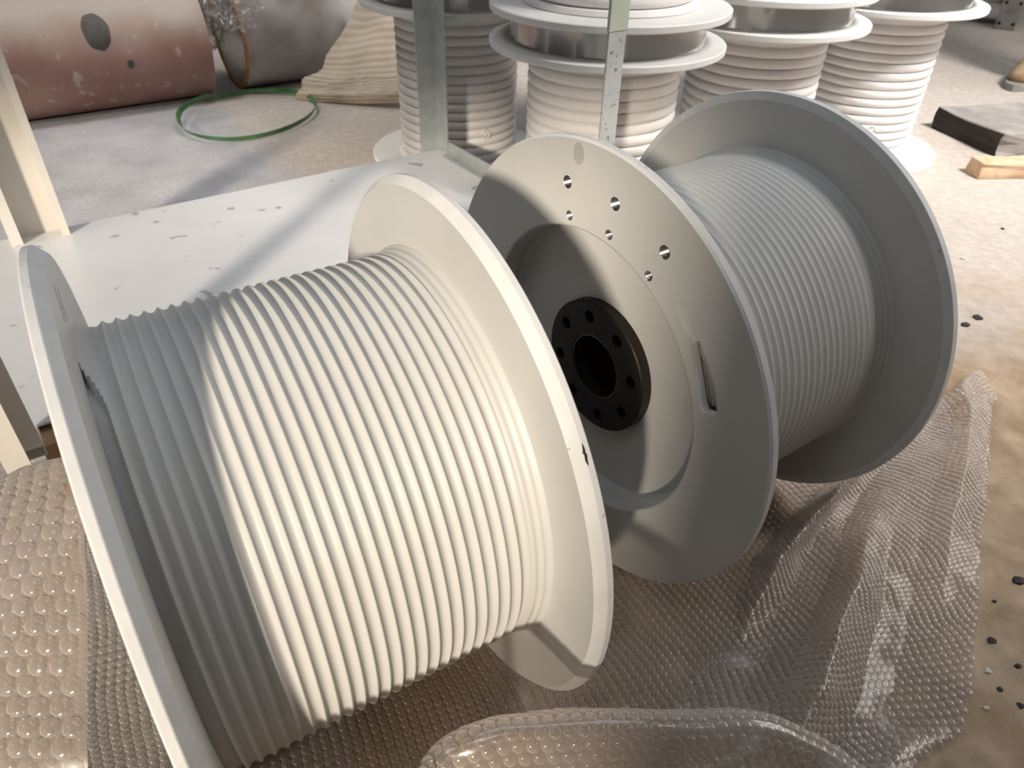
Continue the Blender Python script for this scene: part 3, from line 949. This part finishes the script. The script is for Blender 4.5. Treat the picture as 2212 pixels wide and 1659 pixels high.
# crumpled clear film hanging over the pipe end
rows = [[aty(430, -70, 2.56), aty(480, -70, 2.50), aty(530, -70, 2.46), aty(570, -70, 2.48)],
        [aty(418, -20, 2.54), aty(470, -20, 2.44), aty(525, -20, 2.42), aty(568, -20, 2.46)],
        [aty(430, 25, 2.50), aty(470, 25, 2.42), aty(520, 25, 2.41), aty(560, 25, 2.45)],
        [aty(448, 55, 2.50), aty(480, 50, 2.42), aty(515, 55, 2.42), aty(552, 48, 2.46)],
        [aty(452, 78, 2.52), aty(484, 58, 2.45), aty(512, 62, 2.45), aty(548, 60, 2.48)]]
P = interp([[tuple(q) for q in r] for r in rows], 60, 60)
for i in range(60):
    for j in range(60):
        q = Vector((i * 0.16, j * 0.16, 1.3))
        P[i, j] += np.array(noise.noise_vector(q)) * 0.016 + np.array(noise.noise_vector(q * 2.7)) * 0.008
film = obj('crumpled_film', grid_mesh(P, 'film', 25), M_FILM)
tag(film, 'crumpled clear plastic film hanging over the pipe ends', 'plastic film')
rows = [[aty(432, -10, 2.58), aty(450, -8, 2.56), aty(470, -8, 2.57)],
        [aty(440, 30, 2.58), aty(456, 30, 2.55), aty(478, 30, 2.57)],
        [aty(446, 65, 2.58), aty(464, 65, 2.55), aty(488, 65, 2.58)],
        [aty(452, 95, 2.60), aty(462, 95, 2.58), aty(480, 90, 2.60)],
        [aty(455, 108, 2.61), aty(462, 108, 2.59), aty(470, 104, 2.61)]]
P = interp([[tuple(q) for q in r] for r in rows], 50, 24)
for i in range(50):
    for j in range(24):
        q = Vector((i * 0.2, j * 0.3, 7.3))
        P[i, j] += np.array(noise.noise_vector(q)) * 0.010 + np.array(noise.noise_vector(q * 2.7)) * 0.006
tail = obj('film_tail', grid_mesh(P, 'film_tail', 25), M_FILM, film)

# green strap hoop
V, F = [], []
nseg = 120
for i in range(nseg + 1):
    t = 2 * math.pi * (i / nseg) * 1.06 - 2.9
    rr = 1.0 + 0.02 * math.sin(3 * t + 1) + (0.012 if i > nseg - 8 else 0)
    x = -0.838 + 0.192 * rr * math.cos(t)
    y = 2.315 + 0.245 * rr * math.sin(t)
    zz = 0.004 + 0.004 * (1 + math.sin(2 * t + 0.6)) + (0.012 if math.cos(t) < -0.85 else 0)
    nx_, ny_ = math.cos(t), math.sin(t)
    tw = 0.30 + 0.25 * math.sin(2 * t)
    for s, q in ((0, 0), (1, 0), (1, 1), (0, 1)):
        off = 0.0012 * q
        V.append((x + nx_ * (off + 0.015 * s * tw), y + ny_ * (off + 0.015 * s * tw), zz + 0.013 * s))
for i in range(nseg):
    for k in range(4):
        F.append((i * 4 + k, i * 4 + (k + 1) % 4, (i + 1) * 4 + (k + 1) % 4, (i + 1) * 4 + k))
F += [(0, 1, 2, 3), tuple(nseg * 4 + k for k in (3, 2, 1, 0))]
tag(obj('strapping_hoop', mesh('strap', V, F, 40), M_GREEN), 'green plastic strapping hoop lying on the floor before the pipes', 'strap')
# a scrap of green strap by the left post
V, F = [], []
for i in range(9):
    t = i / 8
    x = -1.50 - 0.03 * math.sin(t * 3); y = 2.22 + 0.02 * t; z = 0.004 + 0.05 * math.sin(t * 2.6)
    for a, b in ((-0.006, 0), (0.006, 0), (0.006, 0.0015), (-0.006, 0.0015)): V.append((x + a, y + b, z + b))
for i in range(8):
    for k in range(4): F.append((i * 4 + k, i * 4 + (k + 1) % 4, (i + 1) * 4 + (k + 1) % 4, (i + 1) * 4 + k))
F += [(0, 1, 2, 3), (35, 34, 33, 32)]
tag(obj('strap_scrap', mesh('strap_scrap', V, F, 40), M_GREEN), 'scrap of green strap poking out beside the left post', 'strap')

# ---------------------------------------------------------------- timber and iron at the right
def rough_box(sx, sy, sz, jit, cuts, seed):
    rnd = random.Random(seed)
    bm = bmesh.new()
    bmesh.ops.create_cube(bm, size=1)
    bmesh.ops.subdivide_edges(bm, edges=bm.edges, cuts=cuts, use_grid_fill=True)
    for v in bm.verts:
        n = noise.noise_vector(Vector((v.co.x * 3 + seed, v.co.y * 3, v.co.z * 3)))
        v.co = Vector((v.co.x * sx + n.x * jit, v.co.y * sy + n.y * jit, max(0, (v.co.z + 0.5) * sz + (n.z * jit if v.co.z > -0.45 else 0))))
    bmesh.ops.bevel(bm, geom=[e for e in bm.edges if len(e.link_faces) == 2 and e.calc_face_angle(0) > 1.0], offset=min(sz, sy) * 0.05, segments=1, affect='EDGES')
    me = bpy.data.meshes.new('rough'); bm.to_mesh(me); bm.free()
    return me


tb = rough_box(0.30, 0.275, 0.066, 0.010, 3, 3)
tb.materials.append(M_TIMBER_DARK); tb.materials.append(M_TIMBER_LIT)
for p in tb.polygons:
    if p.normal.z > 0.7 or p.normal.y < -0.6: p.material_index = 1  # top and near-side faces take the painted lit tone
o = obj('timber_block', tb)
o.location = (1.345 + 0.15 * 0.970, 2.234 + 0.15 * 0.245, 0); o.rotation_euler = (0, 0, math.atan2(0.245, 0.970))
tag(o, 'thick dark shaded timber block with a top painted as lit, right of the upright drums', 'timber')
o = obj('timber_stick', rough_box(0.50, 0.060, 0.043, 0.003, 3, 9), M_TIMBER_LIGHT)
o.location = (1.236 + 0.25, 1.955 + 0.02, 0); o.rotation_euler = (0, 0, R_(5))
tag(o, 'short light pine stick lying in front of the dark timber block', 'timber')

ir = empty('iron_base', (2.36, 3.93, 0), (0, 0, R_(-31)))
tag(ir, 'grey iron machine foot with four bolt holes at the top right corner', 'machine foot')
obj('foot_body', box(-0.045, 0.045, 0.0, 0.30, 0, 0.15, 0.004), M_IRON, ir)
for a in (-0.030, 0.030):
    for b in (0.028, 0.118):
        V, F = [], []
        for i in range(14):
            t = 2 * math.pi * i / 14
            V += [(a + 0.008 * math.cos(t), -0.0012, b + 0.008 * math.sin(t)), (a + 0.0065 * math.cos(t), -0.0014, b + 0.0065 * math.sin(t)), (a + 0.006 * math.cos(t), 0.006, b + 0.006 * math.sin(t))]
        for i in range(14):
            j = (i + 1) % 14
            F += [(i * 3, i * 3 + 1, j * 3 + 1, j * 3), (i * 3 + 1, i * 3 + 2, j * 3 + 2, j * 3 + 1)]
        F.append(tuple(i * 3 + 1 for i in range(14)))
        obj('bolt_hole', mesh('bolt_hole', V, F, 30), M_HOLE, ir)
obj('side_beam', box(-0.5, -0.05, 0.06, 0.16, 0.10, 0.17, 0.004), M_IRON, ir)

# worker standing at the right edge, only a foot in view
pr = empty('person', (2.036, 2.912, 0), (0, 0, R_(50)))
tag(pr, 'person in blue jeans and tan shoes standing at the right edge', 'person')


def skin_mesh(name, pts, edges, root=0, sub=2):
    me = bpy.data.meshes.new(name)
    me.from_pydata([p[:3] for p in pts], edges, [])
    o = bpy.data.objects.new(name, me); COL.objects.link(o)
    sk = o.modifiers.new('skin', 'SKIN')
    for i, p in enumerate(pts):
        me.skin_vertices[0].data[i].radius = (p[3], p[4] if len(p) > 4 else p[3])
    me.skin_vertices[0].data[root].use_root = True
    s = o.modifiers.new('sub', 'SUBSURF'); s.levels = sub; s.render_levels = sub
    bpy.context.view_layer.update()
    new = bpy.data.meshes.new_from_object(o.evaluated_get(bpy.context.evaluated_depsgraph_get()))
    bpy.data.objects.remove(o)
    new.shade_smooth()
    return new


# body faces -x; skin body, clothes as children
body = [(0, 0, 0.98, .12, .10), (0, 0, 1.15, .125, .10), (0, 0, 1.36, .15, .11), (-0.005, 0, 1.47, .07, .07), (-0.01, 0, 1.54, .055), (-0.02, 0, 1.62, .085), (-0.015, 0, 1.72, .085),
        (0, .19, 1.42, .055), (0.03, .25, 1.16, .045), (-0.06, .26, .92, .035), (-0.08, .26, .86, .03, .022), (-0.09, .26, .78, .026, .018),
        (0, -.19, 1.42, .055), (0.03, -.25, 1.16, .045), (-0.06, -.26, .92, .035), (-0.08, -.26, .86, .03, .022), (-0.09, -.26, .78, .026, .018),
        (0, .10, .88, .085), (-.02, .11, .50, .058), (.01, .11, .12, .042), (0, .11, .07, .04),
        (0, -.10, .88, .085), (-.02, -.11, .50, .058), (.01, -.11, .12, .042), (0, -.11, .07, .04)]
bed = [(0, 1), (1, 2), (2, 3), (3, 4), (4, 5), (5, 6), (2, 7), (7, 8), (8, 9), (9, 10), (10, 11), (2, 12), (12, 13), (13, 14), (14, 15), (15, 16), (0, 17), (17, 18), (18, 19), (19, 20), (0, 21), (21, 22), (22, 23), (23, 24)]
obj('body', skin_mesh('body', body, bed), M_SKIN, pr)
obj('jeans', skin_mesh('jeans', [(0, 0, 1.02, .135, .115), (0, 0, .96, .14, .12), (0, .10, .86, .10), (-.02, .11, .50, .078), (0, .11, .22, .074), (-.005, .11, .085, .072), (0, -.10, .86, .10), (-.02, -.11, .50, .078), (0, -.11, .22, .074), (-.005, -.11, .085, .072)], [(0, 1), (1, 2), (2, 3), (3, 4), (4, 5), (1, 6), (6, 7), (7, 8), (8, 9)], 1), M_JEANS, pr)
obj('shirt', skin_mesh('shirt', [(0, 0, 1.0, .14, .12), (0, 0, 1.15, .145, .115), (0, 0, 1.37, .165, .12), (-.005, 0, 1.46, .09), (0, .2, 1.42, .068), (.03, .255, 1.17, .056), (-.05, .262, .96, .046), (0, -.2, 1.42, .068), (.03, -.255, 1.17, .056), (-.05, -.262, .96, .046)], [(0, 1), (1, 2), (2, 3), (2, 4), (4, 5), (5, 6), (2, 7), (7, 8), (8, 9)], 0), M_SHIRT, pr)
obj('hair', skin_mesh('hair', [(.015, 0, 1.66, .088), (.0, 0, 1.745, .088)], [(0, 1)], 0), M_HAIR, pr)
for s in (1, -1):
    sh = obj('shoe', skin_mesh('shoe', [(.055, s * .11, .055, .040, .045), (-.01, s * .11, .060, .044, .05), (-.08, s * .11, .048, .046, .036), (-.15, s * .115, .042, .044, .028), (-.19, s * .115, .040, .034, .024)], [(0, 1), (1, 2), (2, 3), (3, 4)], 0), M_SHOE, pr)
    V, F = [], []
    for i in range(24):
        t = 2 * math.pi * i / 24
        cx = math.cos(t); x = -0.067 + 0.165 * cx
        y = s * .112 + 0.050 * math.sin(t) * (1 - 0.15 * cx)
        V += [(x, y, 0.0), (x, y, 0.024)]
    for i in range(24):
        j = (i + 1) % 24; F.append((i * 2, j * 2, j * 2 + 1, i * 2 + 1))
    F += [tuple(i * 2 for i in range(24))[::-1], tuple(i * 2 + 1 for i in range(24))]
    obj('sole', mesh('sole', V, F, 40), M_SOLE, sh)

# ---------------------------------------------------------------- bubble wrap
def dome(segs=10):
    pr = [(1.0, 0.0), (0.90, 0.60), (0.62, 0.95)]
    V, F = [], []
    for r, h in pr:
        for i in range(segs):
            t = 2 * math.pi * i / segs
            V.append((r * math.cos(t), r * math.sin(t), h))
    V.append((0, 0, 1.0))
    for q in range(2):
        for i in range(segs):
            j = (i + 1) % segs
            F.append((q * segs + i, q * segs + j, (q + 1) * segs + j, (q + 1) * segs + i))
    for i in range(segs):
        F.append((2 * segs + i, 2 * segs + (i + 1) % segs, 3 * segs))
    return V, F


DV, DF = dome(10)
DOME = mesh('bubble', DV, DF, None)
DOME.materials.append(M_BUBBLE)
DV8 = np.array(dome(8)[0]); DF8 = dome(8)[1]


def in_view(p):
    d = Vector(p) - Vector((0, 0, CAM_H))
    z = d.dot(c_fwd)
    if z < 0.05: return None
    x = 1106 + FPX * d.dot(c_right) / z; y = 829.5 - FPX * d.dot(c_up) / z
    return (-40 < x < 2252 and -40 < y < 1700), z


def wrap_sheet(name, ctrl, n, m, pitch, label, wrinkle=0.0, seed=0, singles=300, flip=1, smooth=True, zmin=None, rad=0.45, hgt=0.30, skip=None, group='pieces of bubble wrap', mat=None, fold=None):
    P = interp(ctrl, n, m, smooth)
    for i in range(n):
        for j in range(m):
            q = Vector((P[i, j, 0] * 9, P[i, j, 1] * 9, P[i, j, 2] * 9 + seed))
            if wrinkle: P[i, j] += np.array(noise.noise_vector(q)) * wrinkle + np.array(noise.noise_vector(q * 3.3)) * wrinkle * 0.35
            if fold: P[i, j] += np.array(fold(P[i, j], i / (n - 1), j / (m - 1)))
            if zmin is not None: P[i, j, 2] = max(P[i, j, 2], zmin)
    root = obj(name, grid_mesh(P, name, None), mat or M_WRAP)
    tag(root, label, 'bubble wrap', group)
    # rows by arc length along the middle column, bubbles by arc length along each row
    mid = P[:, m // 2]
    sl = np.concatenate([[0], np.cumsum(np.linalg.norm(np.diff(mid, axis=0), axis=1))])
    spots = []
    k = 0
    s = pitch * 0.5
    while s < sl[-1] - pitch * 0.4:
        i = min(np.searchsorted(sl, s) - 1, n - 2); i = max(i, 0)
        u = (s - sl[i]) / max(sl[i + 1] - sl[i], 1e-9)
        row = P[i] * (1 - u) + P[i + 1] * u
        tanb = P[i + 1] - P[i]
        rl = np.concatenate([[0], np.cumsum(np.linalg.norm(np.diff(row, axis=0), axis=1))])
        a = pitch * (0.5 if k % 2 == 0 else 1.0)
        while a < rl[-1] - pitch * 0.3:
            j = min(max(np.searchsorted(rl, a) - 1, 0), m - 2)
            w = (a - rl[j]) / max(rl[j + 1] - rl[j], 1e-9)
            p = row[j] * (1 - w) + row[j + 1] * w
            ta = row[j + 1] - row[j]
            tb_ = tanb[j] * (1 - w) + tanb[j + 1] * w
            nn = np.cross(ta, tb_) * flip
            L = np.linalg.norm(nn)
            if L > 1e-12:
                spots.append((p, ta / (np.linalg.norm(ta) + 1e-12), nn / L))
            a += pitch
        s += pitch * 0.866
        k += 1
    if skip: spots = [q for q in spots if not skip(q[0])]
    rnd = random.Random(seed)
    near = []
    for idx, (p, t, nn) in enumerate(spots):
        v = in_view(p)
        if v and v[0]: near.append((v[1], idx))
    near.sort()
    pick = set(i for _, i in near[:singles])
    bv, bf = [], []
    for idx, (p, t, nn) in enumerate(spots):
        b = np.cross(nn, t)
        fl_ = rnd.uniform(0.75, 1.05)
        r = pitch * rad * rnd.uniform(0.95, 1.04); h = pitch * hgt * fl_
        if idx in pick:
            o = bpy.data.objects.new('bubble', DOME)
            COL.objects.link(o)
            o.parent = root
            mt = Matrix(((t[0] * r, b[0] * r, nn[0] * h, p[0]), (t[1] * r, b[1] * r, nn[1] * h, p[1]), (t[2] * r, b[2] * r, nn[2] * h, p[2]), (0, 0, 0, 1)))
            o.matrix_local = mt
        else:
            base = len(bv) * 25
            bv.append(p + DV8[:, :1] * r * t + DV8[:, 1:2] * r * b + DV8[:, 2:] * h * nn)
            bf += [tuple(base + q for q in f) for f in DF8]
    if bv:
        me = bpy.data.meshes.new('bubbles')
        me.from_pydata(np.concatenate(bv).tolist(), [], bf)
        me.shade_smooth()
        tag(obj('bubble_field', me, M_BUBBLE, root), kind='stuff')
    return root


A_ = lambda *q: tuple(at(*q))
G_ = lambda px, py, z: tuple(ground(px, py, z))
# sheet spread on the floor under the drums
gx = [-0.58, -0.40, -0.2, 0.05, 0.25, 0.42]
rows = []
for y in (0.20, 0.36, 0.52, 0.68, 0.84):
    rows.append([(x + 0.12 * (y - 0.5), y + 0.25 * x, 0.004) for x in gx])
wrap_sheet('bubble_wrap', rows, 90, 110, 0.0098, 'clear bubble wrap spread flat on the floor under the two lying drums', wrinkle=0.006, seed=1, singles=300, zmin=0.0015,
           fold=lambda p, a, b: (0, 0, 0.004))
# curled flap at the lower left
rows = [[A_(-200, 1190, .60), A_(-60, 1120, .60), A_(60, 1060, .60), A_(178, 1040, .58)],
        [A_(-200, 1140, .50), A_(-60, 1078, .49), A_(60, 1016, .48), A_(170, 985, .47)],
        [A_(-200, 1165, .445), A_(-60, 1110, .44), A_(60, 1060, .435), A_(172, 1040, .43)],
        [A_(-200, 1240, .41), A_(-60, 1200, .41), A_(60, 1165, .41), A_(179, 1150, .41)],
        [A_(-200, 1350, .395), A_(-60, 1330, .395), A_(60, 1310, .395), A_(186, 1300, .395)],
        [A_(-200, 1500, .385), A_(-60, 1500, .385), A_(60, 1500, .385), A_(191, 1500, .385)],
        [A_(-200, 1700, .375), A_(-60, 1700, .375), A_(60, 1700, .375), A_(195, 1700, .375)],
        [A_(-200, 1950, .39), A_(-60, 1950, .39), A_(60, 1950, .39), A_(198, 1950, .39)]]
wrap_sheet('bubble_wrap', rows, 70, 40, 0.0114, 'large bubbled clear wrap flap curling up outside the flange at lower left', wrinkle=0.003, seed=2, singles=300, mat=M_FLAP, flip=-1, hgt=0.20, rad=0.465)
# flap standing up along the bottom edge
crest = [(860, 1700, .50), (940, 1640, .50), (1050, 1588, .505), (1180, 1570, .51), (1330, 1566, .515), (1500, 1570, .525), (1610, 1566, .535), (1700, 1584, .545), (1790, 1625, .555), (1880, 1690, .56)]
rowB = [(-0.40, 0.04, 0.260), (-0.29, 0.075, 0.258), (-0.20, 0.115, 0.252), (-0.13, 0.150, 0.243), (-0.068, 0.197, 0.232)] + [A_(x, y, d) for x, y, d in crest[1:]]
rows = []
for dy, dz in ((0.030, -0.035), (0.012, -0.006), (0.0, 0.0), (-0.012, -0.012), (-0.032, -0.055), (-0.045, -0.11), (-0.045, -0.165), (-0.030, -0.205)):
    rows.append([(q[0], q[1] + dy, max(0.004, q[2] + dz)) for q in rowB])
wrap_sheet('bubble_wrap', rows, 60, 130, 0.0103, 'clear bubble wrap flap standing up in a wave along the bottom edge', wrinkle=0.003, seed=3, singles=300, mat=M_FLAP, flip=-1, hgt=0.23)
# folded sheet at the right
rowsR = []
hp = [0.006, 0.075, 0.03, 0.025, 0.06, 0.02, 0.015, 0.035, 0.006]
for k, (xl, yl, xr_, yr) in enumerate([(1850, 1010, 2110, 800), (1780, 1065, 2142, 860), (1710, 1130, 2138, 960), (1630, 1210, 2128, 1080), (1570, 1310, 2120, 1200), (1510, 1420, 2110, 1330), (1450, 1530, 2098, 1470), (1400, 1620, 2070, 1580), (1380, 1690, 1980, 1650), (1370, 1760, 1930, 1720)]):
    row = []
    for j in range(9):
        t = j / 8
        row.append(G_(xl + (xr_ - xl) * t, yl + (yr - yl) * t, hp[j] * (0.55 + 0.45 * math.sin(0.7 * k + j))))
    rowsR.append(row)
wrap_sheet('bubble_wrap', rowsR, 90, 90, 0.0098, 'crumpled clear bubble wrap sheet on the brown floor at lower right', wrinkle=0.008, seed=4, singles=300, smooth=False, zmin=0.003, flip=-1)

# ---------------------------------------------------------------- chips on the floor
rnd = random.Random(11)
chips = [(2199, 1255, .012, 0, 'largest dark chip on the brown floor, at the right edge'), (2140, 1385, .009, 0, 'dark chip on the brown floor just right of the bubble wrap'),
         (2133, 1450, .008, 1, 'upper of the two pale chips lying by the bubble wrap edge'), (2160, 1490, .006, 0, 'tiny dark chip just below the upper pale chip'),
         (2198, 1440, .007, 0, 'small dark chip at the right edge, level with the upper pale chip'), (2205, 1525, .007, 0, 'lowest dark chip on the brown floor at the right edge'),
         (2148, 1300, .005, 0, 'tiny dark chip above the chip beside the bubble wrap'), (2112, 688, .016, 0, 'right one of two dark chips beside the far drum flange'),
         (2085, 703, .014, 0, 'left one of two dark chips, close to the far drum flange'), (2130, 1530, .006, 1, 'lower of the two pale chips lying by the bubble wrap edge'),
         (2080, 560, .010, 1, 'pale chip on the grey floor right of the far drum flange'), (2165, 495, .008, 0, 'small dark chip on the grey floor below the pine stick')]
for k, (px, py, s, light, lab) in enumerate(chips):
    bm = bmesh.new()
    bmesh.ops.create_icosphere(bm, subdivisions=1, radius=1)
    for v in bm.verts:
        n = noise.noise_vector(v.co * 1.7 + Vector((k * 3.1, 0, 0)))
        v.co = Vector((v.co.x * s * 0.6 + n.x * s * 0.4, v.co.y * s * 0.5 + n.y * s * 0.3, max(0, (v.co.z + 0.4) * s * 0.3 + n.z * s * 0.12)))
    me = bpy.data.meshes.new('chip'); bm.to_mesh(me); bm.free()
    o = obj('floor_chip', me, M_CHIP_LIGHT if light else M_CHIP_DARK)
    o.location = ground(px, py)
    tag(o, lab, 'debris', 'chips of debris on the floor')
